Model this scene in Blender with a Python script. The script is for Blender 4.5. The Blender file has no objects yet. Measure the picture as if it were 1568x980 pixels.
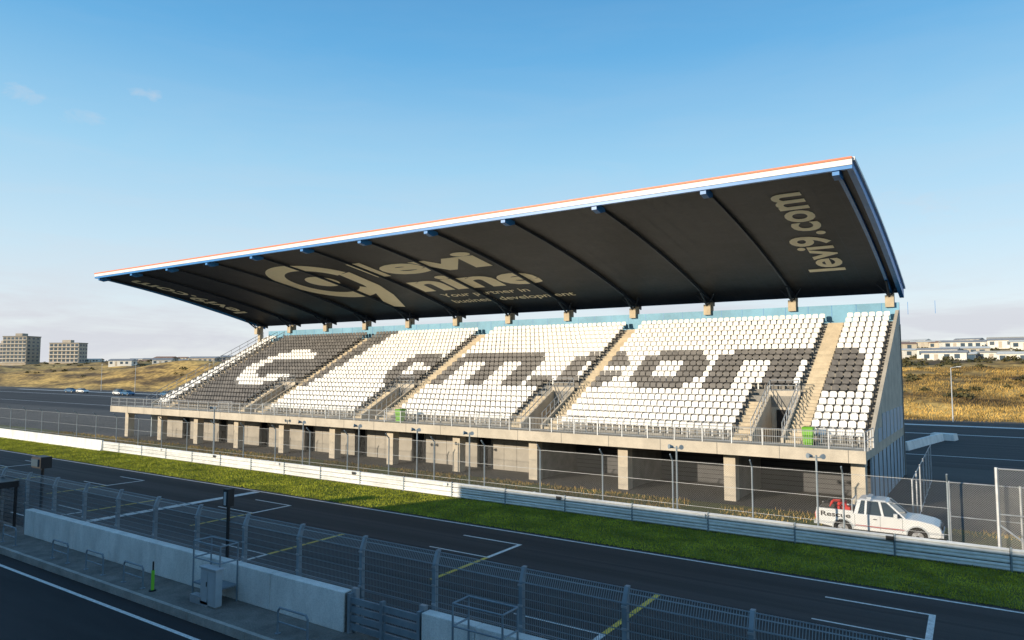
import bpy, math, random
import numpy as np
from mathutils import Vector, Matrix, noise
random.seed(7); rng=np.random.default_rng(7)
scene=bpy.context.scene
COL=scene.collection
# ---------------------------------------------------------------- materials
def _n(nt,t,**k):
    n=nt.nodes.new(t)
    for a,b in k.items(): setattr(n,a,b)
    return n
def mat(name,col,rough=.6,metal=0.,var=.18,scale=1.5,col2=None,bump=0.,bscale=30.,stretch=(1,1,1),lo=.35,hi=.65,fine=0.,spec=.5):
    m=bpy.data.materials.new(name); m.use_nodes=True; nt=m.node_tree; L=nt.links
    b=nt.nodes['Principled BSDF']
    b.inputs['Roughness'].default_value=rough; b.inputs['Metallic'].default_value=metal
    b.inputs['Specular IOR Level'].default_value=spec
    tc=_n(nt,'ShaderNodeTexCoord'); mp=_n(nt,'ShaderNodeMapping'); mp.inputs['Scale'].default_value=stretch
    L.new(tc.outputs['Object'],mp.inputs['Vector'])
    nz=_n(nt,'ShaderNodeTexNoise'); nz.inputs['Scale'].default_value=scale; nz.inputs['Detail'].default_value=8; nz.inputs['Roughness'].default_value=.65
    L.new(mp.outputs[0],nz.inputs['Vector'])
    cr=_n(nt,'ShaderNodeValToRGB'); cr.color_ramp.elements[0].position=lo; cr.color_ramp.elements[1].position=hi
    c1=tuple(c*(1-var) for c in col); c2=col2 if col2 else tuple(min(1,c*(1+var)) for c in col)
    cr.color_ramp.elements[0].color=(*c1,1); cr.color_ramp.elements[1].color=(*c2,1)
    L.new(nz.outputs['Fac'],cr.inputs[0]); out=cr.outputs[0]
    if fine>0:
        n2=_n(nt,'ShaderNodeTexNoise'); n2.inputs['Scale'].default_value=bscale; n2.inputs['Detail'].default_value=3
        L.new(tc.outputs['Object'],n2.inputs['Vector'])
        mr=_n(nt,'ShaderNodeMapRange'); mr.inputs[1].default_value=.3; mr.inputs[2].default_value=.7
        mr.inputs[3].default_value=1-fine; mr.inputs[4].default_value=1+fine
        L.new(n2.outputs['Fac'],mr.inputs[0])
        mx=_n(nt,'ShaderNodeVectorMath',operation='SCALE'); L.new(out,mx.inputs[0]); L.new(mr.outputs[0],mx.inputs['Scale']); out=mx.outputs[0]
    L.new(out,b.inputs['Base Color'])
    if bump>0:
        n3=_n(nt,'ShaderNodeTexNoise'); n3.inputs['Scale'].default_value=bscale; n3.inputs['Detail'].default_value=5
        L.new(mp.outputs[0],n3.inputs['Vector'])
        bp=_n(nt,'ShaderNodeBump'); bp.inputs['Strength'].default_value=bump; bp.inputs['Distance'].default_value=.05
        L.new(n3.outputs['Fac'],bp.inputs['Height']); L.new(bp.outputs[0],b.inputs['Normal'])
    return m
def wiremat(name,col,sa,sb,wa,wb,axes='XZ',diag=False,metal=.3):
    m=bpy.data.materials.new(name); m.use_nodes=True; nt=m.node_tree; L=nt.links
    b=nt.nodes['Principled BSDF']; b.inputs['Base Color'].default_value=(*col,1); b.inputs['Roughness'].default_value=.5; b.inputs['Metallic'].default_value=metal
    o=nt.nodes['Material Output']; tc=_n(nt,'ShaderNodeTexCoord'); sp=_n(nt,'ShaderNodeSeparateXYZ'); L.new(tc.outputs['Object'],sp.inputs[0])
    A=sp.outputs[axes[0]]; B=sp.outputs[axes[1]]
    def ma(op,a,bv):
        n=_n(nt,'ShaderNodeMath',operation=op)
        if isinstance(a,(int,float)): n.inputs[0].default_value=a
        else: L.new(a,n.inputs[0])
        if bv is not None:
            if isinstance(bv,(int,float)): n.inputs[1].default_value=bv
            else: L.new(bv,n.inputs[1])
        return n.outputs[0]
    if diag: A,B=ma('ADD',A,B),ma('SUBTRACT',A,B)
    fa=ma('LESS_THAN',ma('FRACT',ma('DIVIDE',A,sa),None),wa/sa)
    fb=ma('LESS_THAN',ma('FRACT',ma('DIVIDE',B,sb),None),wb/sb)
    f=ma('MAXIMUM',fa,fb)
    tr=_n(nt,'ShaderNodeBsdfTransparent'); mx=_n(nt,'ShaderNodeMixShader')
    L.new(f,mx.inputs[0]); L.new(tr.outputs[0],mx.inputs[1]); L.new(b.outputs[0],mx.inputs[2]); L.new(mx.outputs[0],o.inputs['Surface'])
    return m
M={}
M['asph']=mat('track_asphalt',(.062,.058,.057),.85,var=.30,scale=.6,stretch=(.03,1.2,1),bump=.25,bscale=60,fine=.25,spec=.3)
M['rubber']=mat('rubbered_asphalt',(.043,.041,.041),.8,var=.30,scale=.6,stretch=(.05,1.2,1),bump=.2,bscale=60,fine=.25,spec=.3)
M['asph2']=mat('pit_lane_asphalt',(.036,.035,.037),.85,var=.3,scale=.4,stretch=(.15,1,1),bump=.25,bscale=60,fine=.25,spec=.3)
M['ground']=mat('paddock_ground',(.085,.08,.075),.95,var=.3,scale=.05,bump=.2,bscale=20,fine=.2)
M['white']=mat('white_line_paint',(.76,.75,.72),.7,var=.22,scale=6,fine=.2,bscale=40)
M['yellow']=mat('yellow_line_paint',(.78,.55,.08),.7,var=.2,scale=6,fine=.2,bscale=40)
M['grass']=mat('verge_grass',(.10,.13,.012),.95,var=.35,scale=.8,col2=(.20,.24,.02),bump=.8,bscale=12,fine=.5)
M['blade']=mat('grass_blades',(.26,.31,.012),.9,var=.4,scale=.5,col2=(.52,.52,.04),fine=.4,bscale=9)
M['weed']=mat('rough_verge',(.13,.11,.05),.95,var=.3,scale=.5,col2=(.12,.15,.035),bump=.8,bscale=10,fine=.5)
M['dune']=mat('dune_grass_ground',(.17,.105,.04),.95,var=.35,scale=.075,col2=(.66,.42,.12),bump=1.,bscale=.7,fine=.5,lo=.40,hi=.60,stretch=(.5,1.6,1))
M['dblade']=mat('marram_blades',(.20,.125,.045),.9,var=.4,scale=.075,col2=(.68,.44,.12),fine=.4,bscale=.5,stretch=(.5,1.6,1),lo=.40,hi=.60)
M['conc']=mat('concrete',(.56,.49,.39),.85,var=.13,scale=.9,bump=.15,bscale=20,fine=.1)
M['kerbc']=mat('kerb_concrete',(.44,.41,.37),.85,var=.2,scale=1.2,bump=.15,bscale=20,fine=.12)
M['concd']=mat('concrete_weathered',(.25,.235,.21),.9,var=.22,scale=1.2,bump=.2,bscale=20,fine=.2)
M['walk']=mat('walkway_paving',(.20,.185,.165),.9,var=.3,scale=1.2,bump=.2,bscale=20,fine=.2)
M['beige']=mat('aisle_concrete',(.54,.45,.32),.85,var=.15,scale=1.5,fine=.1)
M['wallw']=mat('pit_wall_paint',(.86,.83,.78),.75,var=.16,scale=1.1,bump=.12,bscale=25,fine=.12,stretch=(1,1,.35))
M['seatw']=mat('white_seat_plastic',(.84,.82,.78),.45,var=.07,scale=.9,fine=.05,bscale=4)
M['seatd']=mat('dark_seat_plastic',(.095,.086,.080),.5,var=.3,scale=.9,fine=.25,bscale=4)
M['seatb']=mat('blue_seat_plastic',(.05,.14,.36),.45)
M['blue']=mat('blue_steel_paint',(.03,.22,.56),.4,var=.10)
M['bluew']=mat('blue_wall_cladding',(.18,.40,.56),.6,var=.15,scale=.5)
M['bluel']=mat('end_wall_cladding',(.42,.52,.60),.5,var=.12,scale=.6)
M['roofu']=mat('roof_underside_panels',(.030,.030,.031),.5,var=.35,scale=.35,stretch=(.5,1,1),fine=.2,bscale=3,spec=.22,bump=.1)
M['rooft']=mat('roof_top_sheet',(.6,.6,.6),.4,metal=.2)
M['fasc']=mat('roof_fascia_white',(.78,.77,.74),.5,var=.06)
M['orange']=mat('roof_edge_orange',(.78,.20,.08),.5,var=.06)
M['beam']=mat('roof_beam_paint',(.025,.035,.05),.5,var=.1,spec=.3)
M['cream']=mat('cream_lettering',(.97,.87,.60),.6,var=.02)
M['steel']=mat('galvanised_steel',(.45,.47,.49),.45,metal=.4,var=.2,scale=2)
M['rail']=mat('guard_rail_steel',(.78,.78,.76),.5,metal=.2,var=.15,scale=.7,stretch=(.4,1,4),fine=.08,bscale=3)
M['post']=mat('fence_post_steel',(.26,.31,.35),.5,metal=.2,var=.15)
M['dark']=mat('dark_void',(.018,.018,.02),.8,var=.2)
M['black']=mat('black_plastic',(.02,.02,.022),.5,var=.15)
M['wallg']=mat('undercroft_wall',(.40,.37,.325),.85,var=.14,scale=.6,fine=.1)
M['wallgd']=mat('undercroft_door_shade_tone',(.085,.085,.09),.7,var=.12,scale=.6)  # dark base colour stands in for the shadow in the right-hand bays
M['green']=mat('bin_green',(.16,.42,.03),.5,var=.1)
M['hivis']=mat('hivis_green',(.30,.80,.06),.5,var=.05)
M['carw']=mat('white_car_paint',(.80,.80,.79),.25,var=.03)
M['glass']=mat('vehicle_glass',(.03,.045,.055),.08,var=.1,spec=.8)
M['tyre']=mat('tyre_rubber',(.018,.018,.018),.9)
M['rim']=mat('wheel_rim',(.45,.45,.47),.35,metal=.8)
M['red']=mat('red_paint',(.60,.03,.02),.45,var=.1)
M['carb']=mat('blue_car_paint',(.06,.16,.30),.3,var=.05)
M['carg']=mat('grey_car_paint',(.25,.27,.29),.3,var=.05)
M['cab']=mat('cabinet_grey',(.50,.53,.55),.5,var=.08)
M['brick']=mat('apartment_brick',(.40,.35,.28),.85,var=.12,scale=.3)
M['brick2']=mat('apartment_render',(.50,.43,.34),.85,var=.1,scale=.3)
M['win']=mat('window_glass',(.06,.09,.12),.15,var=.2,scale=.2)
M['roofr']=mat('roof_tile_red',(.34,.20,.14),.8,var=.2)
M['roofg']=mat('roof_sheet_grey',(.33,.33,.33),.7,var=.2)
M['houseW']=mat('mobile_home_white',(.72,.70,.64),.7,var=.1)
M['houseC']=mat('mobile_home_cream',(.54,.48,.38),.7,var=.1)
M['bush']=mat('shrub_foliage',(.05,.055,.02),.9,var=.3,scale=.3,col2=(.12,.10,.035))
M['nfence']=wiremat('near_fence_mesh',(.28,.31,.33),.06,.20,.014,.022)
M['cfence']=wiremat('debris_fence_mesh',(.20,.20,.195),.11,.11,.006,.006,diag=True)
M['cfenceb']=wiremat('chain_link_mesh',(.34,.33,.31),.09,.09,.010,.010,diag=True)
M['cfence2']=wiremat('side_fence_mesh',(.36,.37,.37),.11,.11,.008,.008,axes='YZ',diag=True)
M['rmesh']=wiremat('railing_infill',(.34,.34,.33),.12,.9,.016,.02)
# ---------------------------------------------------------------- mesh builder
class MB:
    def __init__(s,sh=False): s.v=[];s.f=[];s.m=[];s.mats=[];s.sh=sh
    def mi(s,k):
        if k not in s.mats: s.mats.append(k)
        return s.mats.index(k)
    def add(s,vs,fs,k):
        o=len(s.v); i=s.mi(k); s.v.extend(vs)
        for f in fs: s.f.append([a+o for a in f]); s.m.append(i)
    def box(s,x0,x1,y0,y1,z0,z1,k):
        vs=[(x0,y0,z0),(x1,y0,z0),(x1,y1,z0),(x0,y1,z0),(x0,y0,z1),(x1,y0,z1),(x1,y1,z1),(x0,y1,z1)]
        s.add(vs,[(0,3,2,1),(4,5,6,7),(0,1,5,4),(1,2,6,5),(2,3,7,6),(3,0,4,7)],k)
    def hexa(s,b,t,k):
        s.add(list(b)+list(t),[(0,3,2,1),(4,5,6,7),(0,1,5,4),(1,2,6,5),(2,3,7,6),(3,0,4,7)],k)
    def quad(s,a,b,c,d,k): s.add([a,b,c,d],[(0,1,2,3)],k)
    def prism(s,poly,axis,a,b,k):
        n=len(poly)
        def P(u,w,t):
            return (t,u,w) if axis=='X' else ((u,t,w) if axis=='Y' else (u,w,t))
        vs=[P(u,w,a) for u,w in poly]+[P(u,w,b) for u,w in poly]
        fs=[tuple(range(n))[::-1],tuple(range(n,2*n))]+[(i,(i+1)%n,n+(i+1)%n,n+i) for i in range(n)]
        s.add(vs,fs,k)
    def tube(s,p,q,r,k,n=6,r2=None):
        p=Vector(p);q=Vector(q);d=(q-p).normalized(); r2=r if r2 is None else r2
        a=d.orthogonal().normalized(); b=d.cross(a)
        vs=[]
        for c,rr in((p,r),(q,r2)):
            for i in range(n):
                t=2*math.pi*i/n; vs.append(tuple(c+a*math.cos(t)*rr+b*math.sin(t)*rr))
        s.add(vs,[(i,(i+1)%n,n+(i+1)%n,n+i) for i in range(n)]+[tuple(range(n))[::-1],tuple(range(n,2*n))],k)
    def path(s,pts,r,k,n=6):
        for a,b in zip(pts[:-1],pts[1:]): s.tube(a,b,r,k,n)
    def obj(s,name,parent=None,bevel=0,smooth=False,recalc=True):
        v=s.v
        if s.sh: v=[(x+.025*(y-41),y,z) for x,y,z in v]
        me=bpy.data.meshes.new(name); me.from_pydata(v,[],s.f)
        for k in s.mats: me.materials.append(M[k])
        me.polygons.foreach_set('material_index',s.m)
        if smooth: me.polygons.foreach_set('use_smooth',[True]*len(s.f))
        me.update()
        if recalc:
            import bmesh
            bm=bmesh.new(); bm.from_mesh(me); bmesh.ops.recalc_face_normals(bm,faces=bm.faces); bm.to_mesh(me); bm.free()
        o=bpy.data.objects.new(name,me); COL.objects.link(o)
        if parent: o.parent=parent
        if bevel:
            bv=o.modifiers.new('bevel','BEVEL'); bv.width=bevel; bv.segments=2; bv.limit_method='ANGLE'
        return o
def empty(name,loc=(0,0,0),rot=0):
    e=bpy.data.objects.new(name,None); e.location=loc; e.rotation_euler=(0,0,rot); e.empty_display_size=.5; COL.objects.link(e); return e
def textverts(body,size,bold=0,space=1.):
    c=bpy.data.curves.new('t','FONT'); c.body=body; c.size=size; c.offset=bold; c.space_character=space; c.resolution_u=4
    o=bpy.data.objects.new('t',c); COL.objects.link(o)
    dg=bpy.context.evaluated_depsgraph_get(); me=bpy.data.meshes.new_from_object(o.evaluated_get(dg))
    vs=[(v.co.x,v.co.y) for v in me.vertices]; fs=[tuple(p.vertices) for p in me.polygons]
    bpy.data.objects.remove(o); bpy.data.meshes.remove(me)
    return vs,fs
def maptext(mb,body,k,fn,w=None,h=None,bold=0,space=1.):
    vs,fs=textverts(body,1,bold,space)
    x0=min(v[0] for v in vs);x1=max(v[0] for v in vs);y0=min(v[1] for v in vs);y1=max(v[1] for v in vs)
    sx=w/(x1-x0); sy=h/(y1-y0)
    mb.add([fn((a-x0)*sx,(b-y0)*sy) for a,b in vs],fs,k)
def sheet(name,x0,x1,y0,y1,z,k):
    b=MB(); b.quad((x0,y0,z),(x1,y0,z),(x1,y1,z),(x0,y1,z),k); return b.obj(name,recalc=False)
# ---------------------------------------------------------------- ground
sheet('ground',-5000,5000,-3000,7000,-.012,'ground')
sheet('pit_lane',-260,120,-1.4,13.0,0,'asph2')
sheet('track',-260,120,15.1,28.75,0,'asph')
sheet('perimeter_road',-300,200,66,118,-.004,'asph')
b=MB()
for y,wd,dr in ((18.2,.35,.004),(19.9,.35,.004),(22.1,.55,-.006),(23.9,.5,-.006),(25.9,.3,.002)):
    xs_=np.linspace(-200,60,80)
    P=[(x,y+dr*(x+60)+.10*noise.noise(Vector((x*.05,y,0))),wd*(.6+.6*abs(noise.noise(Vector((x*.08,y,4)))))) for x in xs_]
    for a,c in zip(P[:-1],P[1:]): b.quad((a[0],a[1]-a[2]/2,.003),(c[0],c[1]-c[2]/2,.003),(c[0],c[1]+c[2]/2,.003),(a[0],a[1]+a[2]/2,.003),'rubber')
    y+=0
b.obj('tyre_marks',recalc=False)
g=MB()
g.quad((-260,28.75,.02),(120,28.75,.02),(120,33.6,.02),(-260,33.6,.02),'grass'); g.obj('grass_verge',recalc=False)
sheet('infield_ground',-260,120,33.6,41,.012,'weed')
b=MB(); Z=.008
def ln(x0,x1,y0,y1,k='white',z=Z): b.quad((x0,y0,z),(x1,y0,z),(x1,y1,z),(x0,y1,z),k)
ln(-260,120,28.33,28.47); ln(-260,120,12.06,12.2); ln(-260,120,15.3,15.4)
for i in range(-2,9):
    X=-1.25-15.95*i; w=.19
    ln(X-w,X,24.0,26.6); ln(X-3.3,X-w,26.48,26.6); ln(X-3.3,X-w,24.0,24.1); ln(X-w,X,20.4,23.98,'yellow')
    X=-9.4-15.95*i
    ln(X-w,X,16.7,19.2); ln(X-3.3,X-w,19.1,19.2); ln(X-3.3,X-w,16.7,16.8); ln(X-w,X,19.22,23.5,'yellow')
ln(-38.9,-38.3,15.5,28.2,z=.013)
ln(-300,200,74,74.3); ln(-300,200,98,98.6,z=.003); ln(-300,200,112,114,z=.003)
b.obj('road_markings',recalc=False)
# grass blades
def blades(name,n,x0,x1,y0,y1,zf,h0,h1,w,k,dens=None):
    X=rng.uniform(x0,x1,n);Y=rng.uniform(y0,y1,n)
    if dens is not None:
        keep=[noise.noise(Vector((X[i]*dens,Y[i]*dens,3)))>-.15+.3*(rng.random()-.5) for i in range(n)]
        X=X[keep];Y=Y[keep]; n=len(X)
    A=rng.uniform(0,math.pi,n);H=rng.uniform(h0,h1,n);T=rng.normal(0,.3,(n,2))*H[:,None]
    Zz=np.array([zf(X[i],Y[i]) for i in range(n)]) if callable(zf) else np.full(n,zf)
    v=np.zeros((n,3,3)); v[:,0]=np.c_[X-np.cos(A)*w,Y-np.sin(A)*w,Zz]; v[:,1]=np.c_[X+np.cos(A)*w,Y+np.sin(A)*w,Zz]; v[:,2]=np.c_[X+T[:,0],Y+T[:,1],Zz+H]
    me=bpy.data.meshes.new(name); me.vertices.add(3*n); me.vertices.foreach_set('co',v.ravel())
    me.loops.add(3*n); me.loops.foreach_set('vertex_index',np.arange(3*n)); me.polygons.add(n); me.polygons.foreach_set('loop_start',np.arange(0,3*n,3)); me.polygons.foreach_set('loop_total',np.full(n,3))
    me.materials.append(M[k]); me.update(calc_edges=True); o=bpy.data.objects.new(name,me); COL.objects.link(o); return o
blades('grass',110000,-100,8,28.62,33.7,.02,.03,.11,.018,'blade')
blades('rough_grass',26000,-95,6,33.9,41,.012,.05,.24,.02,'dblade',dens=.35)
# dunes
def dh(x,y):
    t=min(1,max(0,(y-121)/38)); t=t*t*(3-2*t)
    t2=min(1,max(0,(y-160)/160)); t3=min(1,max(0,(x+650)/650))
    h=7.0*t+t2*(5.5+5.0*t3)
    h+=3.2*math.exp(-((x+262)/38)**2-((y-158)/20)**2)+2.2*math.exp(-((x+345)/45)**2-((y-175)/22)**2)
    h+=t*(1.6*noise.noise(Vector((x*.02,y*.03,0)))+.7*noise.noise(Vector((x*.07,y*.09,5)))+.3*noise.noise(Vector((x*.3,y*.3,5)))+t2*2.5*noise.noise(Vector((x*.006,y*.012,9))))
    return h-.3*(1-t)
xs=np.concatenate([np.linspace(-1500,-60,200),np.linspace(-57,40,60),np.linspace(50,700,50)]); ys=np.concatenate([np.linspace(118,200,50),np.linspace(208,420,28),np.linspace(440,1500,20)])
vs=[(x,y,dh(x,y)) for y in ys for x in xs]; nx=len(xs)
fs=[(j*nx+i,j*nx+i+1,(j+1)*nx+i+1,(j+1)*nx+i) for j in range(len(ys)-1) for i in range(nx-1)]
d=MB(); d.add(vs,fs,'dune'); d.obj('dune_terrain',smooth=True,recalc=False)
blades('marram_grass',50000,-40,25,120,170,dh,.12,.45,.07,'dblade',dens=.12)
def clump(mb,x,y,z,r,k,n=60):
    for _ in range(n):
        v=Vector(rng.normal(0,1,3)); v.normalize(); v*=r*rng.uniform(.5,1); v.z=abs(v.z)*.7
        c=Vector((x,y,z))+v; a=Vector(rng.normal(0,1,3)).normalized()*r*.22; bb=Vector(rng.normal(0,1,3)).normalized()*r*.22
        mb.add([tuple(c-a),tuple(c+bb),tuple(c+a),tuple(c-bb)],[(0,1,2,3)],k)
d=MB()
for _ in range(380):
    if rng.random()<.5: y=rng.uniform(135,330); x=rng.uniform(-.1,.08)*y
    else: y=rng.uniform(140,330); x=-rng.uniform(1.2,2.7)*y
    clump(d,x,y,dh(x,y),rng.uniform(.5,1.8),'bush',40)
d.obj('dune_shrubs',recalc=False)
# ---------------------------------------------------------------- grandstand
GS=empty('grandstand')
XL,XR=-82.8,-4.8; X0=-5.4; B=7.0
PY,RZ=.747,.411
def rowY(r): return 43.9+PY*r
def rowZ(r): return 3.65+RZ*r
AIS=[-9.0,-25.9,-42.8,-59.7,-76.4]
VOM=AIS[:4]
b=MB(True)
b.box(XL,XR,40.7,43.9,3.05,3.5,'conc'); b.box(XL-.05,XR+.05,40.55,40.7,2.95,3.62,'conc')
for i in range(12):
    X=X0-B*i; b.box(X-.35,X+.35,42.2,42.9,0,3.05,'conc'); b.box(X-.28,X+.28,42.9,46.0,2.5,3.05,'concd')
for i in range(23): b.box(XL+.2+i*3.5,XL+.23+i*3.5,40.54,40.549,2.95,3.62,'concd')
b.obj('deck_and_columns',GS)
b=MB(True)
for i in range(11):
    x1=X0-B*i-.35; x0=X0-B*(i+1)+.35
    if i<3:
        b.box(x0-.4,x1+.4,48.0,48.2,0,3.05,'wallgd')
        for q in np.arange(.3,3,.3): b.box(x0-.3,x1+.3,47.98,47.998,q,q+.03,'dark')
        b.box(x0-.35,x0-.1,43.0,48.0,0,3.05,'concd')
    else:
        b.box(x0+1.1,x1+.3,44.9,45.2,0,3.05,'wallg')
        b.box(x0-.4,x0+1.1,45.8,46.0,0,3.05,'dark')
        b.box(x0+1.04,x0+1.12,44.82,44.9,0,3.05,'concd')
        for q in (2.2,3.4,4.6): b.box(x0+q,x0+q+.03,44.885,44.9,0,3.05,'concd')
b.obj('undercroft_walls',GS)
b=MB(True)
for r in range(20):
    y=rowY(r)-.1; segs=[(-79.6,XR-.25)]
    if r<6:
        segs=[];e=XR-.25
        for a in VOM: segs.append((a-.6,e)); e=a-2.6
        segs.append((-79.6,e))
    for s0,s1 in segs: b.box(s0,s1,y,y+PY+(.35 if r==19 else 0),rowZ(r)-.75,rowZ(r)-(.003*(r%2)),'concd')
b.obj('terrace_steps',GS)
b=MB(True)
for a in AIS:
    for r in range(20):
        y=rowY(r)-.1
        b.box(a-.55,a+.55,y-.03,y+PY-.03,rowZ(r)-.3,rowZ(r)+.012,'beige'); b.box(a-.55,a+.55,y-.40,y-.03,rowZ(r)-.5,rowZ(r)-.2,'beige')
for a in VOM:
    for r in range(6):
        y=rowY(r)-.1
        b.box(a-3.7,a-2.75,y-.03,y+PY-.03,rowZ(r)-.3,rowZ(r)+.012,'beige'); b.box(a-3.7,a-2.75,y-.40,y-.03,rowZ(r)-.5,rowZ(r)-.2,'beige')
b.obj('aisle_stairs',GS)
b=MB(True)
for a in VOM:
    for xw in (a-2.6,a-.75):
        b.prism([(43.6,3.0),(48.3,3.0),(48.3,rowZ(6)+.1),(43.6,rowZ(0)+.15)],'X',xw,xw+.15,'conc')
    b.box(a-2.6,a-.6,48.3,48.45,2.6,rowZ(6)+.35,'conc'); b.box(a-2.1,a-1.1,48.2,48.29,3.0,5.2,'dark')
    b.quad((a-2.6,43.9,3.02),(a-.6,43.9,3.02),(a-.6,48.3,3.02),(a-2.6,48.3,3.02),'concd')
    for xw in (a-2.52,a-.67):
        for dz in (1.05,.55): b.tube((xw,43.7,rowZ(0)+dz),(xw,48.35,rowZ(6)+dz),.03,'steel')
        for t in np.linspace(0,1,9): b.tube((xw,43.7+4.65*t,rowZ(6*t)+.1),(xw,43.7+4.65*t,rowZ(6*t)+1.05),.022,'steel')
    for dz in (1.05,.7,.4): b.tube((a-2.52,48.38,rowZ(6)+dz),(a-.67,48.38,rowZ(6)+dz),.03,'steel')
b.obj('entrance_stairwells',GS)
def insideletter(x,r):
    u=r-6
    if x<-75.6: return 0
    if x<-55.4-.17*(19-r):
        cx,cy=-67.5,9.4; dx=(x-cx)/5.2; dy=(r-cy)/4.9; d2=math.hypot(dx,dy)
        if .52<d2<1.0 and not(dx>.2 and abs(dy)<.36): return 0
        if r<5 and x>-63.5: return 0 if x>-61.3 else 1
        return 1
    if u<0 or u>6: return 0
    def ring(x0,x1,op):
        if not(x0<=x<=x1): return False
        t=min(x-x0,x1-x)
        if u in (0,6): return t>.95
        if u in (1,5): return t>.25
        if op and x>x1-1.8 and u==3: return False
        if op and x>x1-1.8: return u!=3 and t<1.8
        return t<1.75
    def em(x0,x1):
        if not(x0<=x<=x1): return False
        w=(x1-x0); lw=1.8; t=x-x0
        if u>=5:
            if u==6 and (t<.6 or t>w-.4): return False
            return True
        c=w/2
        return t<lw or abs(t-c)<lw/2 or t>w-lw
    if ring(-48.7,-43.3,True): return 1
    if em(-41.9,-31.9): return 1
    if -31.2<=x<=-29.5 and u<=1: return 1
    if ring(-28.9,-23.3,True): return 1
    if ring(-22.4,-17.0,False): return 1
    if em(-16.1,-6.3): return 1
    return 0
def seatgeo():
    V=[];F=[]
    w=.205
    prof=[(-w,.0),(w,.0),(w,.27),(w*.86,.345),(w*.5,.37),(-w*.5,.37),(-w*.86,.345),(-w,.27)]
    def lay(dy): return [(x,.30+dy+z*.22+.25*x*x*(-1),.43+z) for x,z in prof]
    V+=lay(0)+lay(.045); n=8
    F+=[tuple(range(n)),tuple(range(n,2*n))[::-1]]+[(i,n+i,n+(i+1)%n,(i+1)%n) for i in range(n)]
    o=len(V); pp=[(-w*.92,-.06),(w*.92,-.06),(w,.05),(w,.32),(-w,.32),(-w,.05)]
    V+=[(x,y,.40+(.02 if y<0 else 0)) for x,y in pp]+[(x,y,.455-(.02 if y<0 else 0)) for x,y in pp]; n=6
    F+=[tuple(range(o,o+n))[::-1],tuple(range(o+n,o+2*n))]+[(o+i,o+(i+1)%n,o+n+(i+1)%n,o+n+i) for i in range(n)]
    o=len(V); V+=[(-.04,.1,0),(.04,.1,0),(.04,.16,0),(-.04,.16,0),(-.04,.1,.42),(.04,.1,.42),(.04,.16,.42),(-.04,.16,.42)]
    F+=[(o+0,o+1,o+5,o+4),(o+1,o+2,o+6,o+5),(o+3,o+0,o+4,o+7)]
    return V,F
SV,SF=seatgeo(); b=MB(True)
for r in range(20):
    x=XR-.75
    while x>-79.3:
        ok=all(abs(x-a)>.82 for a in AIS)
        if r<7:
            for a in VOM:
                if a-4.0<x<a+.6: ok=False
        if ok:
            k='seatd' if insideletter(x,r) else 'seatw'
            if -64<x<-61 and 5<=r<=6 and k=='seatw': k='seatb'
            jy=random.uniform(-.01,.01); th=random.uniform(-.05,.05)
            b.add([(x+vx+th*vy*.3,rowY(r)+.05+vy+jy+th*vx,rowZ(r)+vz) for vx,vy,vz in SV],SF,k)
        x-=.5
b.obj('seats',GS,recalc=False)
b=MB(True)
b.box(-80,XR,59.3,59.5,11.2,12.95,'bluew'); b.box(-80,XR,59.6,59.8,0,11.3,'concd')
for i in range(45): b.box(-79.5+i*1.75,-79.47+i*1.75,59.288,59.299,12,12.95,'blue')
for i in range(12):
    X=X0-B*i; b.box(X-.3,X+.3,59.0,59.27,12.6,13.5,'beige'); b.box(X-.25,X+.25,59.52,60.0,8,13.7,'beige')
for xx in (XR-.25,-79.9): b.prism([(43.7,3.0),(59.28,3.0),(59.28,rowZ(20)+.5),(43.7,rowZ(0)+.3)],'X',xx,xx+.22,'conc')
for xx in (XR-.2,-79.9): b.prism([(43.7,0),(59.58,0),(59.58,2.99),(43.7,2.99)],'X',xx,xx+.12,'bluel')
for i in range(9): 
    y=44.2+i*1.8; b.box(XR-.07,XR-.03,y,y+.08,0,3.6+.5*(y-43.7),'concd')
for i in range(7):
    y=46+i*1.9; b.box(XR-.025,XR+.0,y,y+1.4,3.6,5.2 if i>0 else 4.4,'bluel')
b.obj('rear_and_end_walls',GS)
b=MB(True)
def railing(x0,x1,y,z,h=1.1,sp=1.75):
    n=max(1,int(round((x1-x0)/sp)))
    for i in range(n+1):
        x=x0+(x1-x0)*i/n; b.box(x-.03,x+.03,y-.03,y+.03,z,z+h,'steel')
    for dz in (h,h*.55,.12): b.tube((x0,y,z+dz),(x1,y,z+dz),.022,'steel')
    b.quad((x0,y+.01,z+.12),(x1,y+.01,z+.12),(x1,y+.01,z+h),(x0,y+.01,z+h),'rmesh')
railing(XL,XR,40.62,3.62,.95)
for dy in range(0,4): b.box(XR-.03,XR+.03,40.7+dy,40.76+dy,3.5,4.6,'steel')
for dz in (1.1,.6): b.tube((XR,40.6,3.5+dz),(XR,43.8,3.5+dz),.025,'steel')
for a in VOM:
    railing(a-6.4,a-4.1,43.3,3.5,1.0); railing(a+.9,a+3.2,43.3,3.5,1.0)
for xx in (-80.1,-77.2,-75.7):
    for dz in (1.0,.55): b.tube((xx,43.2,rowZ(0)+dz),(xx,58.6,rowZ(19.7)+dz),.03,'steel')
    for t in np.linspace(0,1,14): b.tube((xx,43.2+15.4*t,rowZ(19.7*t)),(xx,43.2+15.4*t,rowZ(19.7*t)+1.0),.025,'steel')
b.obj('railings',GS,recalc=False)
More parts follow.
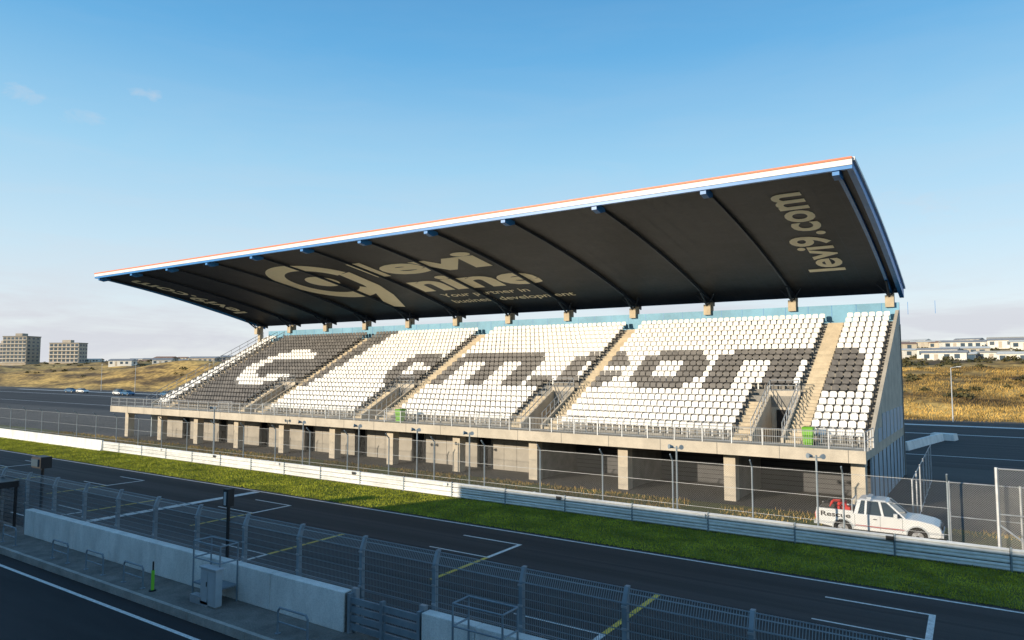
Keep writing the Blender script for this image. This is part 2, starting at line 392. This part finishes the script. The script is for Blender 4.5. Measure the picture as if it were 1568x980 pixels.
# roof
YA,YB=38.95,60.9
def ru(y):
    t=(y-YA)/(YB-YA); return 18.35+t*(13.85-18.35)+.45*4*t*(1-t)
RL,RR=-82.9,-4.9
N=18; Ys=[38.5]+[YA+(YB-YA)*i/N for i in range(N+1)]
b=MB(True)
for y0,y1 in zip(Ys[:-1],Ys[1:]):
    b.quad((RL,y0,ru(y0)),(RR,y0,ru(y0)),(RR,y1,ru(y1)),(RL,y1,ru(y1)),'roofu')
    b.quad((RL-.1,y0,ru(y0)+.34),(RR+.1,y0,ru(y0)+.34),(RR+.1,y1,ru(y1)+.34),(RL-.1,y1,ru(y1)+.34),'rooft')
    for xa,xb,k in ((RR,RR+.3,'blue'),(RL-.22,RL,'blue')):
        def lo(y): t=max(0,(y-YA)/(YB-YA)); return ru(y)-.15-.28*min(1,t*1.6)
        b.hexa([(xa,y0,lo(y0)),(xb,y0,lo(y0)),(xb,y1,lo(y1)),(xa,y1,lo(y1))],[(xa,y0,ru(y0)+.3),(xb,y0,ru(y0)+.3),(xb,y1,ru(y1)+.3),(xa,y1,ru(y1)+.3)],k)
        xc,xd=(xb,xb+.02) if xa>-40 else (xa-.02,xa)
        b.hexa([(xc,y0,ru(y0)+.25),(xd+.1,y0,ru(y0)+.25),(xd+.1,y1,ru(y1)+.25),(xc,y1,ru(y1)+.25)],[(xc,y0,ru(y0)+.42),(xd+.1,y0,ru(y0)+.42),(xd+.1,y1,ru(y1)+.42),(xc,y1,ru(y1)+.42)],'fasc')
z=ru(38.5)
b.box(RL-.2,RR+.3,38.36,38.5,z-.0,z+.31,'fasc'); b.box(RL-.2,RR+.3,38.30,38.5,z+.31,z+.41,'orange'); b.box(RL-.2,RR+.3,38.38,38.62,z-.20,z-.02,'blue')
b.box(RL,RR,60.9,61.0,ru(60.9)-.02,ru(60.9)+.34,'blue')
for x in np.arange(RL+1.16,RR,1.166):
    for y0,y1 in zip(Ys[1:-1],Ys[2:]):
        b.quad((x,y0,ru(y0)-.012),(x+.03,y0,ru(y0)-.012),(x+.03,y1,ru(y1)-.012),(x,y1,ru(y1)-.012),'beam')
b.obj('roof_shell',GS,recalc=False)
b=MB(True)
for i in range(12):
    X=X0-B*i
    for y0,y1 in zip(Ys[1:-1],Ys[2:]):
        def dd(y): t=(y-YA)/(YB-YA); return .16+.2*t
        w=.065 if i else .10
        b.hexa([(X-w,y0,ru(y0)-dd(y0)),(X+w,y0,ru(y0)-dd(y0)),(X+w,y1,ru(y1)-dd(y1)),(X-w,y1,ru(y1)-dd(y1))],[(X-w,y0,ru(y0)-.02),(X+w,y0,ru(y0)-.02),(X+w,y1,ru(y1)-.02),(X-w,y1,ru(y1)-.02)],'beam' if i else 'blue')
    b.prism([(38.5,z-.42),(39.1,z-.55),(39.7,z-.36),(39.7,z-.05),(38.5,z-.02)],'X',X-.17,X+.17,'blue')
    b.tube((X,59.2,13.3),(X,57.4,ru(57.4)-.35),.09,'beam')
    for s in (-1,1): b.tube((X,59.3,13.4),(X+s*.8,58.6,ru(58.6)-.1),.05,'beam')
b.obj('roof_beams',GS)
b=MB(True)
def under(x,y): return (x,y,ru(y)-.035)
for xb in (-7.7,-79.3):
    maptext(b,'levi9.com','cream',lambda u,v:under(xb-v,55.6-u),w=14.4,h=2.6,bold=.025)
maptext(b,'levi','cream',lambda u,v:under(-48.2+u,48.3-v),w=13.9,h=4.2,bold=.04)
maptext(b,'nine','cream',lambda u,v:under(-46.6+u,53.4-v),w=14.4,h=4.0,bold=.04)
maptext(b,'Your partner in','cream',lambda u,v:under(-45.6+u,55.6-v),w=10.5,h=1.3,bold=.01)
maptext(b,'business development','cream',lambda u,v:under(-45.6+u,57.4-v),w=14.4,h=1.3,bold=.01)
cx,cy=-55.8,47.9
n=40
for j in range(n):
    a0=math.radians(20+300*j/n); a1=math.radians(20+300*(j+1)/n)
    def P(a,r): return under(cx+r*1.08*math.cos(a),cy-r*math.sin(a))
    b.quad(P(a0,5.4),P(a1,5.4),P(a1,3.6),P(a0,3.6),'cream')
n=24
b.add([under(cx+2.0*math.cos(2*math.pi*j/n),cy-1.6*math.sin(2*math.pi*j/n)) for j in range(n)],[tuple(range(n))],'cream')
pts=[(cx+5.9,46.1),(cx+5.6,50.4),(cx+4.7,53.4),(cx+2.8,57.2)]; pt2=[(cx+4.05,46.5),(cx+3.8,50.0),(cx+2.9,52.6),(cx+.6,56.6)]
for i in range(3): b.quad(under(*pts[i]),under(*pts[i+1]),under(*pt2[i+1]),under(*pt2[i]),'cream')
b.obj('roof_lettering',GS,recalc=False)
# ---------------------------------------------------------------- far guard rail & fences
def wbeam(mb,x0,x1,y,z,h,k,s=-1):
    pr=[(0,0),(.07,.06),(.07,.10),(.01,.155),(.07,.21),(.07,.25),(0,.31)]
    n=len(pr); a=[(x0,y+s*p,z+q*h/.31) for p,q in pr]; c=[(x1,y+s*p,z+q*h/.31) for p,q in pr]
    mb.add(a+c,[(i,i+1,n+i+1,n+i) for i in range(n-1)],k)
GR=empty('guard_rail'); b=MB()
x=-71.
while x<70:
    for j in range(3): wbeam(b,x,x+3.98,33.75+random.uniform(-.01,.01),.03+.30*j+random.uniform(-.006,.006),.285,'rail')
    b.box(x+.0,x+.06,33.66,33.76,.02,.96,'post'); b.box(x+1.9,x+2.0,33.80,33.92,0,.92,'steel'); x+=4
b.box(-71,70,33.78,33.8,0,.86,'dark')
b.obj('rail_beams',GR,recalc=False)
b=MB()
for i,x in enumerate(np.arange(-60,4,8.1)): b.box(x,x+.3,33.62,33.65,.68,.86,'black' if i%2 else 'seatw')
b.obj('marker_boards',GR)
b=MB(); x=-190.
while x<-71.2: b.prism([(33.45,0),(33.95,0),(33.85,.25),(33.8,1.0),(33.6,1.0),(33.55,.25)],'X',x,x+3.97,'wallw'); x+=4
b.obj('concrete_barrier',bevel=.02)
DF=empty('debris_fence'); b=MB()
x=3.0
while x>-190:
    if x<2.9: 
        b.tube((x,34.6,0),(x,34.6,3.25),.045,'post'); b.tube((x,34.6,3.2),(x,34.25,3.55),.04,'post')
    x-=4.02
for z in (1.0,2.1,3.2): b.tube((-190,34.57,z),(-1,34.57,z),.012,'steel',4)
b.obj('posts',DF)
b=MB(); b.quad((-190,34.56,.1),(-1,34.56,.1),(-1,34.56,3.25),(-190,34.56,3.25),'cfence'); b.obj('mesh',DF,recalc=False)
CF=empty('chain_link_fence'); b=MB()
for x in np.arange(-1.0,40,2.5):
    b.tube((x,35.6,0),(x,35.6,3.1),.05,'steel')
for x in (.7,6.5): b.tube((x,34.9,0),(x,34.9,3.9),.07,'steel'); b.tube((x,34.9,1.6),(x+2.0,34.9,.05),.04,'steel')
for z in (.1,1.6,3.05): b.tube((-1,35.6,z),(40,35.6,z),.025,'steel')
for z in (3.85,2.0,.2): b.tube((.7,34.9,z),(30,34.9,z),.03,'steel')
b.quad((-1,35.6,.05),(40,35.6,.05),(40,35.6,3.05),(-1,35.6,3.05),'cfenceb'); b.quad((.7,34.9,.05),(40,34.9,.05),(40,34.9,3.85),(.7,34.9,3.85),'cfenceb')
b.obj('panels',CF,recalc=False)
CF=empty('chain_link_fence'); b=MB()
for y in np.arange(39,60,3.): b.tube((-2.6,y,0),(-2.6,y,2.6),.04,'steel')
for z in (.1,2.55): b.tube((-2.6,39,z),(-2.6,57,z),.02,'steel')
b.quad((-2.6,39,.05),(-2.6,57,.05),(-2.6,57,2.55),(-2.6,39,2.55),'cfence2'); b.obj('panels',CF,recalc=False)
for i,x in enumerate([-54.,-42.5,-36.5,-31.,-26.6,-13.,-6.2]):
    E=empty('loudspeaker_post'); b=MB(); h=3.9 if i!=0 else 4.6
    b.tube((x,35.0,0),(x,35.0,h),.05,'post'); b.tube((x-.3,35,h-.1),(x+.3,35,h-.1),.03,'post')
    for s in (-1,1):
        b.tube((x+s*.18,35.0,h-.05),(x+s*.34,34.8,h-.02),.05,'post',8,.13)
    b.obj('pole_and_horns',E)
# ---------------------------------------------------------------- pit wall
PW=empty('pit_wall'); b=MB()
for x0,x1 in ((-37,-15.6),(-12.6,30),(-120,-41.5)):
    x=x1
    while x>x0+.1:
        xa=max(x0,x-3.4); b.box(xa+.012,x-.012,14.45,14.8,.25,1.40,'wallw'); b.box(xa,x,14.5,14.75,.25,1.37,'concd'); x=xa
b.obj('wall_blocks',PW,bevel=.02)
b=MB(); b.box(-120,30,13.0,15.1,-.02,.25,'walk'); 
for x in np.arange(-120,30,1.0): b.box(x,x+.985,12.86,13.0,-.01,.262,'kerbc')
for x in np.arange(-120,30,2.0): b.box(x,x+.02,13.0,14.44,.2,.254,'concd')
b.obj('pit_walkway')
G=empty('metal_gate'); b=MB()
for z in (.35,.6,.85,1.1): b.box(-15.5,-12.7,14.55,14.62,z,z+.17,'post')
for x in (-15.5,-14.2,-12.8): b.box(x,x+.1,14.5,14.66,.25,1.38,'post')
for x in (-15.4,-12.75): b.box(x-.1,x+.1,14.66,14.8,.25,1.5,'steel')
b.obj('slats',G)
NF=empty('catch_fence'); b=MB()
k=-5
while -3.99-2.84*k>-80:
    x=-3.99-2.84*k
    b.box(x-.05,x+.05,14.9,15.0,0,2.6,'post'); b.box(x-.055,x+.055,14.86,14.9,0,2.6,'post')
    b.hexa([(x-.05,14.86,2.6),(x+.05,14.86,2.6),(x+.05,15.0,2.6),(x-.05,15.0,2.6)],[(x-.05,15.0,2.95),(x+.05,15.0,2.95),(x+.05,15.12,2.95),(x-.05,15.12,2.95)],'post')
    for zz in (1.5,2.0,2.5): b.box(x-.07,x+.07,14.84,14.86,zz,zz+.05,'steel')
    k+=1
for z,y in ((1.45,14.88),(2.0,14.88),(2.6,14.88),(2.9,15.03)): b.tube((-80,y,z),(10,y,z),.014,'post',4)
b.obj('posts',NF)
b=MB(); b.quad((-80,14.87,.4),(10,14.87,.4),(10,14.87,2.6),(-80,14.87,2.6),'nfence'); b.quad((-80,14.87,2.6),(10,14.87,2.6),(10,15.03,2.92),(-80,15.03,2.92),'nfence'); b.obj('mesh',NF,recalc=False)
for x in (-35.6,-30.8,-28.,-25.2,-16.5,-6.5):
    b=MB(); P=[(x-.65,13.35,.25),(x-.65,13.35,.9),(x-.57,13.35,1.0),(x+.57,13.35,1.0),(x+.65,13.35,.9),(x+.65,13.35,.25)]
    b.path(P,.032,'post',8); b.tube((x-.65,13.35,.6),(x+.65,13.35,.6),.022,'post'); 
    for s in (-.65,.65): b.box(x+s-.07,x+s+.07,13.28,13.42,.25,.27,'post')
    b.obj('hoop_barrier')
for x in (-21.4,-10.2):
    b=MB()
    b.box(x-.75,x+.75,13.75,14.4,.75,.80,'post')
    for sx in (-.75,.75):
        for y in (13.75,14.4): b.tube((x+sx,y,.25),(x+sx,y,2.15),.028,'post')
    for z in (2.15,1.6):
        b.path([(x-.75,14.4,z),(x-.75,13.75,z),(x+.75,13.75,z),(x+.75,14.4,z)],.025,'post')
    b.tube((x-.75,14.4,2.15),(x+.75,14.4,2.15),.025,'post'); b.box(x-.5,x+.5,13.5,13.74,.25,.5,'steel')
    b.obj('signalling_platform')
b=MB(); x=-20.9; b.box(x-.42,x+.42,13.5,13.74,.3,1.45,'cab'); b.box(x-.46,x+.46,13.46,13.78,1.45,1.5,'cab'); b.box(x-.36,x-.02,13.485,13.498,.4,1.38,'cab'); b.box(x+.02,x+.36,13.485,13.498,.4,1.38,'cab'); b.box(x-.06,x-.03,13.46,13.485,.9,1.05,'black'); b.box(x-.4,x+.4,13.52,13.72,.25,.3,'concd')
b.obj('electrical_cabinet',bevel=.01)
b=MB(); x=-24.0; b.tube((x,13.4,.25),(x,13.4,.29),.12,'black',12); b.tube((x,13.4,.29),(x,13.4,.95),.055,'hivis',12,.055); b.tube((x,13.4,.95),(x,13.4,1.25),.03,'black',8); b.obj('marker_bollard')
b=MB(); x=-21.9; b.tube((x,14.85,.25),(x,14.85,3.2),.06,'black',8); b.box(x-.14,x+.14,14.72,14.97,3.15,3.75,'black'); b.box(x-.04,x+.04,14.68,14.72,3.2,3.65,'cab'); b.obj('signal_light_post')
b=MB(); x=-38.2; b.tube((x,15.6,0),(x,15.6,3.1),.07,'black',8); b.box(x-.5,x+.5,15.3,15.8,3.1,3.65,'black'); b.box(x-.35,x+.35,15.22,15.3,3.2,3.55,'win'); b.obj('camera_housing')
b=MB(); x=-40.5
b.box(x-1.6,x+1.6,13.4,14.9,2.2,2.5,'black'); 
for sx in (-1.5,1.5):
    for y in (13.5,14.8): b.box(x+sx-.05,x+sx+.05,y-.05,y+.05,.25,2.2,'black')
b.box(x-1.5,x+1.5,13.6,14.2,.25,1.2,'black'); b.box(x-1.2,x+1.2,13.5,13.56,1.3,2.0,'win'); b.obj('timing_stand')
def bin_(x,y,z):
    b=MB(); b.hexa([(x-.24,y-.28,z+.06),(x+.24,y-.28,z+.06),(x+.24,y+.24,z+.06),(x-.24,y+.24,z+.06)],[(x-.3,y-.36,z+1.0),(x+.3,y-.36,z+1.0),(x+.3,y+.34,z+1.0),(x-.3,y+.34,z+1.0)],'green')
    b.hexa([(x-.32,y-.38,z+1.0),(x+.32,y-.38,z+1.0),(x+.32,y+.38,z+1.0),(x-.32,y+.38,z+1.0)],[(x-.28,y-.3,z+1.08),(x+.28,y-.3,z+1.08),(x+.28,y+.36,z+1.08),(x-.28,y+.36,z+1.08)],'green')
    for s in (-.27,.27): b.tube((x+s-.03,y+.25,z+.1),(x+s+.03,y+.25,z+.1),.1,'black',12)
    b.tube((x-.25,y+.42,z+.98),(x+.25,y+.42,z+.98),.02,'black'); b.obj('wheelie_bin',bevel=.01)
bin_(-8.0,43.0,3.5); bin_(-39.6,42.6,3.5)
# ---------------------------------------------------------------- vehicles
def wheel(b,x,y,r,w,s):
    b.tube((x,y-s*.0,r),(x,y-s*w,r),r,'tyre',20); b.tube((x,y+s*.012,r),(x,y-s*.05,r),r*.62,'rim',16); b.tube((x,y+s*.03,r),(x,y,r),r*.18,'black',8)
    for k in range(5):
        a=k*2*math.pi/5; b.tube((x+math.cos(a)*r*.2,y+s*.02,r+math.sin(a)*r*.2),(x+math.cos(a)*r*.58,y+s*.015,r+math.sin(a)*r*.58),.03,'cab',4)
def pickup(loc,rot):
    E=empty('pickup_truck',loc,rot)
    b=MB()
    prof=[(.03,.52),(.0,1.0),(.04,1.16),(1.68,1.16),(3.75,1.14),(4.3,1.12),(4.9,1.02),(5.12,.92),(5.2,.75),(5.2,.5),(5.1,.42)]+[(4.27+.43*math.cos(a),.42+.43*math.sin(a)) for a in np.linspace(0,math.pi,9)]+[(1.2+.43*math.cos(a),.42+.43*math.sin(a)) for a in np.linspace(0,math.pi,9)]+[(.5,.46)]
    b.prism(prof,'Y',-.9,.9,'carw'); o=b.obj('body',E,bevel=.035)
    b=MB()
    b.hexa([(1.7,-.86,1.13),(3.78,-.86,1.13),(3.78,.86,1.13),(1.7,.86,1.13)],[(1.86,-.68,1.76),(3.05,-.68,1.76),(3.05,.68,1.76),(1.86,.68,1.76)],'glass')
    b.hexa([(1.84,-.70,1.755),(3.10,-.70,1.755),(3.10,.70,1.755),(1.84,.70,1.755)],[(1.95,-.6,1.82),(2.98,-.6,1.82),(2.98,.6,1.82),(1.95,.6,1.82)],'carw')
    for s in (-1,1):
        for xa,xb,w in ((1.68,1.84,.16),(2.12,2.16,.09),(2.85,2.70,.10),(3.74,3.02,.10)):
            b.hexa([(xa,s*.875,1.12),(xa+w,s*.875,1.12),(xa+w,s*.84,1.12),(xa,s*.84,1.12)],[(xb,s*.70,1.77),(xb+w,s*.70,1.77),(xb+w,s*.66,1.77),(xb,s*.66,1.77)],'carw')
        b.box(3.35,3.5,s*.90,s*1.08,1.15,1.33,'carw')
        b.box(.05,1.66,s*.80,s*.90,1.16,1.26,'carw')
        b.box(2.5,2.66,s*.905,s*.925,.95,.99,'black')
        for xd in (1.72,2.78,3.68): b.box(xd,xd+.012,s*.900,s*.903,.5,1.12,'black')
        b.box(1.75,3.8,s*.86,s*.94,.36,.42,'black')
        b.box(4.98,5.14,s*.58,s*.88,.78,.93,'glass'); b.box(-.01,.05,s*.74,s*.89,.75,1.05,'red')
        for cx in (1.2,4.27): b.prism([(cx+.47*math.cos(a),.42+.47*math.sin(a)) for a in np.linspace(0,math.pi,9)]+[(cx+.41*math.cos(a),.42+.41*math.sin(a)) for a in np.linspace(math.pi,0,9)],'Y',s*.89,s*.93,'cab')
    b.box(.1,1.64,-.78,.78,1.16,1.18,'black')
    b.box(5.17,5.24,-.5,.5,.72,.90,'black'); b.box(5.12,5.27,-.88,.88,.45,.66,'cab'); b.box(5.265,5.28,-.26,.26,.5,.61,'yellow')
    b.box(-.08,.05,-.85,.85,.48,.62,'cab'); b.box(.3,4.9,-.7,.7,.3,.5,'black')
    b.box(2.2,2.4,-.5,.5,1.82,1.9,'cab')
    b.prism([(1.75,.62),(3.0,.60),(3.75,.62),(3.75,.65),(3.0,.63),(1.75,.65)],'Y',-.905,-.902,'red')
    b.obj('cab_and_trim',E)
    b=MB()
    for x in (1.2,4.27):
        for s in (-1,1): wheel(b,x,s*.9,.385,.25,s)
    b.obj('wheels',E)
    b=MB()
    b.box(.25,.8,-.55,.3,1.18,1.42,'black'); b.path([(.6,-.5,1.3),(.75,-.5,1.6),(1.15,-.5,1.62),(1.4,-.5,1.3)],.06,'red',8); b.path([(.9,-.2,1.2),(1.0,-.2,1.5),(1.3,-.1,1.5)],.09,'red',8)
    b.box(.95,1.5,-.6,-.1,1.18,1.36,'red'); b.path([(.4,.2,1.4),(.6,.1,1.62),(1.0,-.1,1.55)],.05,'black',8); b.tube((1.6,-.7,1.2),(1.6,-.7,1.75),.03,'steel'); b.tube((1.6,.7,1.2),(1.6,.7,1.75),.03,'steel'); b.tube((1.6,-.7,1.74),(1.6,.7,1.74),.03,'steel')
    b.obj('rescue_equipment',E)
    b=MB(); maptext(b,'Rescue','black',lambda u,v:(.25+u,-.906,.90+v),w=1.3,h=.23,bold=.025); b.obj('lettering',E,recalc=False)
pickup((-6.55,37.2,0),0)
def car(loc,rot,k):
    E=empty('parked_car',loc,rot); b=MB()
    pr=[(0,.45),(.0,.85),(.15,.95),(1.0,1.0),(3.0,.98),(3.9,.86),(4.2,.7),(4.25,.4)]+[(3.45+.36*math.cos(a),.35+.36*math.sin(a)) for a in np.linspace(0,math.pi,7)]+[(.85+.36*math.cos(a),.35+.36*math.sin(a)) for a in np.linspace(0,math.pi,7)]
    b.prism(pr,'Y',-.87,.87,k); b.obj('body',E,bevel=.04)
    b=MB(); b.hexa([(.25,-.82,.96),(3.15,-.82,.96),(3.15,.82,.96),(.25,.82,.96)],[(.7,-.62,1.42),(2.2,-.62,1.42),(2.2,.62,1.42),(.7,.62,1.42)],'glass'); b.box(.68,2.24,-.63,.63,1.42,1.46,k)
    for x in (.85,3.45):
        for s in (-1,1): wheel(b,x,s*.87,.32,.2,s)
    b.obj('cabin_and_wheels',E)
for (x,y,r,k) in ((-245,106,.2,'carb'),(-237,106,.1,'carw'),(-210,104,0,'carw'),(-205,104,0,'carb'),(-222,110,.1,'carg'),(-195,112,0,'carg'),(-188,106,0,'carb')): car((x,y,0),r,k)
# ---------------------------------------------------------------- distant buildings
def apartment(name,x,y,z,w,h,dp,rot,k,fl,cols):
    E=empty(name,(x,y,z),rot); b=MB(); b.box(-w/2,w/2,0,dp,-6,h,k); b.box(-w/2-.3,w/2+.3,-.3,dp+.3,h,h+.6,'concd'); b.box(-w/6,w/8,dp*.3,dp*.7,h+.6,h+2.8,k)
    b.obj('walls',E); b=MB(); fh=h/fl
    for f in range(fl):
        b.box(-w/2-.05,w/2+.05,-1.1,-.002,f*fh+.0,f*fh+.25,'houseW')
        for c in range(cols):
            cw=w/cols; x0=-w/2+c*cw+cw*.15; b.box(x0,x0+cw*.7,-.06,-.003,f*fh+.7,f*fh+fh*.85,'win')
        for c in range(3): b.box(w/2+.003,w/2+.06,1.5+c*dp/3.2,3.5+c*dp/3.2,f*fh+.9,f*fh+fh*.8,'win')
    b.obj('windows_and_balconies',E)
apartment('apartment_block',-616,228,12,20,20,14,math.radians(28),'brick',7,6)
apartment('apartment_block',-590,252,12,24,15,10,math.radians(30),'brick2',5,7)
apartment('apartment_block',-649,230,12,16,15,13,math.radians(28),'brick2',5,4)
def home(x,y,rot,w,dp,h,k,rk,nm='mobile_home'):
    z=dh(x,y)-.2; E=empty(nm,(x,y,z),rot); b=MB(); b.box(-w/2,w/2,-dp/2,dp/2,-1.5,h,k)
    b.prism([(-dp/2-.3,h),(dp/2+.3,h),(0,h+dp*.16)],'X',-w/2-.3,w/2+.3,rk)
    n=max(2,int(w/2.2))
    for i in range(n):
        x0=-w/2+.6+i*(w-1)/n
        if i==1: b.box(x0,x0+.9,-dp/2-.05,-dp/2-.003,.1,2.1,'brick2')
        else: b.box(x0,x0+1.2,-dp/2-.05,-dp/2-.003,1.0,2.1,'win')
    b.box(w/2+.003,w/2+.05,-.7,.7,1,2.1,'win'); b.obj('walls_roof_openings',E)
for i in range(30):
    y=rng.uniform(195,320); x=rng.uniform(-.075,.075)*y
    home(x,y,rng.uniform(-.5,.5),rng.uniform(7,12),rng.uniform(3.2,4.5),2.4,['houseW','houseC','houseW'][i%3],['roofg','houseW','houseW','roofg','roofr','houseC'][i%6])
for i in range(34):
    y=rng.uniform(165,310); x=-rng.uniform(1.25,2.2)*y
    home(x,y,math.radians(35)+rng.uniform(-.4,.4),rng.uniform(7,13),rng.uniform(4,6),2.5,['houseW','brick','houseC'][i%3],['roofg','roofr','roofg','houseW'][i%4])
def lamp(x,y,z,h):
    b=MB(); b.tube((x,y,z),(x,y,z+h),.09,'cab',8,.05); b.tube((x,y,z+h),(x+.9,y-.3,z+h+.15),.04,'cab'); b.box(x+.7,x+1.3,y-.45,y-.2,z+h+.1,z+h+.22,'cab'); b.obj('street_lamp')
lamp(-2.5,121,0,8); lamp(-226,118,0,9); lamp(-250,119,0,9); lamp(-190,121,0,9)
b=MB()
for i in range(5): b.hexa([(-.3,i*2.6,0),(.3,i*2.6,0),(.3,i*2.6+2.55,0),(-.3,i*2.6+2.55,0)],[(-.15,i*2.6,.8),(.15,i*2.6,.8),(.15,i*2.6+2.55,.8),(-.15,i*2.6+2.55,.8)],'wallw')
b.hexa([(-1.2,13.2,0),(1.2,13.2,0),(1.2,15,0),(-1.2,15,0)],[(-1.1,13.3,.7),(1.1,13.3,.7),(1.1,14.9,.7),(-1.1,14.9,.7)],'wallw')
o=b.obj('concrete_road_barrier'); o.location=(-5.6,77,0); o.rotation_euler=(0,0,-.2)
PB=empty('pit_building'); b=MB()
b.box(-220,-42.9,-16,-1.5,0,6.0,'conc'); b.box(-42.9,90,-16,-1.5,0,6.0,'conc')
b.box(-220,-42.9,-1.7,-1.5,6.0,7.02,'conc'); b.box(-42.9,90,-9,-1.6,6.0,9.1,'wallg')
for x in np.arange(-215,88,6.0): b.box(x,x+4.6,-1.5,-1.42,.0,3.4,'cab'); b.box(x,x+4.6,-1.5,-1.42,4.0,5.4,'win')
b.obj('walls',PB)
# ---------------------------------------------------------------- light
EL=math.radians(12); PH=math.radians(25)
s=Vector((-math.sin(PH)*math.cos(EL),-math.cos(PH)*math.cos(EL),math.sin(EL)))
sl=bpy.data.lights.new('sun','SUN'); sl.energy=5.0; sl.angle=math.radians(.5); sl.color=(1,.86,.66)
so=bpy.data.objects.new('sun',sl); so.rotation_euler=s.to_track_quat('Z','Y').to_euler(); COL.objects.link(so)
w=bpy.data.worlds.new('World'); scene.world=w; w.use_nodes=True; nt=w.node_tree; L=nt.links
ST=.13
bg=nt.nodes['Background']; bg.inputs[1].default_value=ST
sky=_n(nt,'ShaderNodeTexSky'); sky.sky_type='NISHITA'; sky.sun_disc=False; sky.sun_elevation=EL; sky.sun_rotation=math.radians(205); sky.air_density=1.; sky.dust_density=.3; sky.ozone_density=2.
tc=_n(nt,'ShaderNodeTexCoord'); sp=_n(nt,'ShaderNodeSeparateXYZ'); L.new(tc.outputs['Generated'],sp.inputs[0])
gr=_n(nt,'ShaderNodeValToRGB'); els=gr.color_ramp.elements
stops=[(0,(.86,.88,.90)),(.06,(.82,.89,.94)),(.16,(.62,.83,.97)),(.28,(.38,.70,.95)),(.42,(.15,.47,.83)),(.55,(.08,.32,.66)),(1,(.14,.22,.36))]
els[0].position=0; els[0].color=(*stops[0][1],1); els[1].position=1; els[1].color=(*stops[-1][1],1)
for p_,c_ in stops[1:-1]:
    e=els.new(p_); e.color=(*c_,1)
L.new(sp.outputs['Z'],gr.inputs[0])
gs=_n(nt,'ShaderNodeVectorMath',operation='SCALE'); gs.inputs['Scale'].default_value=1/ST; L.new(gr.outputs[0],gs.inputs[0])
m1=_n(nt,'ShaderNodeMix',data_type='RGBA'); m1.inputs['Factor'].default_value=.88; L.new(sky.outputs[0],m1.inputs['A']); L.new(gs.outputs[0],m1.inputs['B'])
mp=_n(nt,'ShaderNodeMapping'); mp.inputs['Scale'].default_value=(2.2,2.2,13); L.new(tc.outputs['Generated'],mp.inputs[0])
nz=_n(nt,'ShaderNodeTexNoise'); nz.inputs['Scale'].default_value=1.7; nz.inputs['Detail'].default_value=9; nz.inputs['Roughness'].default_value=.6; nz.inputs['Distortion'].default_value=.4; L.new(mp.outputs[0],nz.inputs['Vector'])
cr=_n(nt,'ShaderNodeValToRGB'); cr.color_ramp.elements[0].position=.42; cr.color_ramp.elements[1].position=.60; L.new(nz.outputs['Fac'],cr.inputs[0])
hr=_n(nt,'ShaderNodeValToRGB'); e=hr.color_ramp.elements; e[0].position=0; e[0].color=(.95,.95,.95,1); e[1].position=.6; e[1].color=(0,0,0,1)
for p_,c_ in ((.06,.9),(.12,.2),(.3,.05)):
    a=hr.color_ramp.elements.new(p_); a.color=(c_,c_,c_,1)
L.new(sp.outputs['Z'],hr.inputs[0])
mu=_n(nt,'ShaderNodeMath',operation='MULTIPLY'); L.new(cr.outputs[0],mu.inputs[0]); L.new(hr.outputs[0],mu.inputs[1])
fac=mu.outputs[0]
n4=_n(nt,'ShaderNodeTexNoise'); n4.inputs['Scale'].default_value=26; n4.inputs['Detail'].default_value=8; n4.inputs['Roughness'].default_value=.66; n4.inputs['Distortion'].default_value=.5
mp4=_n(nt,'ShaderNodeMapping'); mp4.inputs['Scale'].default_value=(1,1,2.2); L.new(tc.outputs['Generated'],mp4.inputs[0]); L.new(mp4.outputs[0],n4.inputs['Vector'])
for dvec,rad,st in (((-.893,.327,.313),.05,.5),((-.837,.435,.338),.042,.55),((-.873,.380,.300),.05,.28),((-.05,.96,.20),.12,.3),((-.20,.95,.17),.10,.25)):
    dn=_n(nt,'ShaderNodeVectorMath',operation='SUBTRACT'); L.new(tc.outputs['Generated'],dn.inputs[0]); dn.inputs[1].default_value=Vector(dvec).normalized()
    dm=_n(nt,'ShaderNodeVectorMath',operation='MULTIPLY'); L.new(dn.outputs[0],dm.inputs[0]); dm.inputs[1].default_value=(1,1,2.2)
    dl=_n(nt,'ShaderNodeVectorMath',operation='LENGTH'); L.new(dm.outputs[0],dl.inputs[0])
    r_=_n(nt,'ShaderNodeMapRange'); r_.interpolation_type='SMOOTHSTEP'; r_.inputs[1].default_value=0; r_.inputs[2].default_value=rad; r_.inputs[3].default_value=.5; r_.inputs[4].default_value=0; L.new(dl.outputs['Value'],r_.inputs[0])
    ad=_n(nt,'ShaderNodeMath',operation='ADD'); L.new(r_.outputs[0],ad.inputs[0]); L.new(n4.outputs['Fac'],ad.inputs[1])
    r2=_n(nt,'ShaderNodeMapRange'); r2.inputs[1].default_value=.80; r2.inputs[2].default_value=1.15; r2.inputs[3].default_value=0; r2.inputs[4].default_value=st; L.new(ad.outputs[0],r2.inputs[0])
    mxx=_n(nt,'ShaderNodeMath',operation='MAXIMUM'); L.new(fac,mxx.inputs[0]); L.new(r2.outputs[0],mxx.inputs[1]); fac=mxx.outputs[0]
mx=_n(nt,'ShaderNodeMix',data_type='RGBA'); L.new(fac,mx.inputs['Factor']); L.new(m1.outputs['Result'],mx.inputs['A']); mx.inputs['B'].default_value=(.68/ST,.70/ST,.76/ST,1)
L.new(mx.outputs['Result'],bg.inputs[0])
# ---------------------------------------------------------------- camera
cam=bpy.data.cameras.new('camera'); co=bpy.data.objects.new('camera',cam); COL.objects.link(co); scene.camera=co
cam.sensor_width=36; cam.lens=36*1050/1568; cam.clip_end=12000; cam.clip_start=.1
co.location=(0,0,8); co.rotation_euler=(math.radians(90+3.98),0,math.radians(33.73))
scene.view_settings.view_transform='Standard'; scene.view_settings.look='None'; scene.view_settings.exposure=0
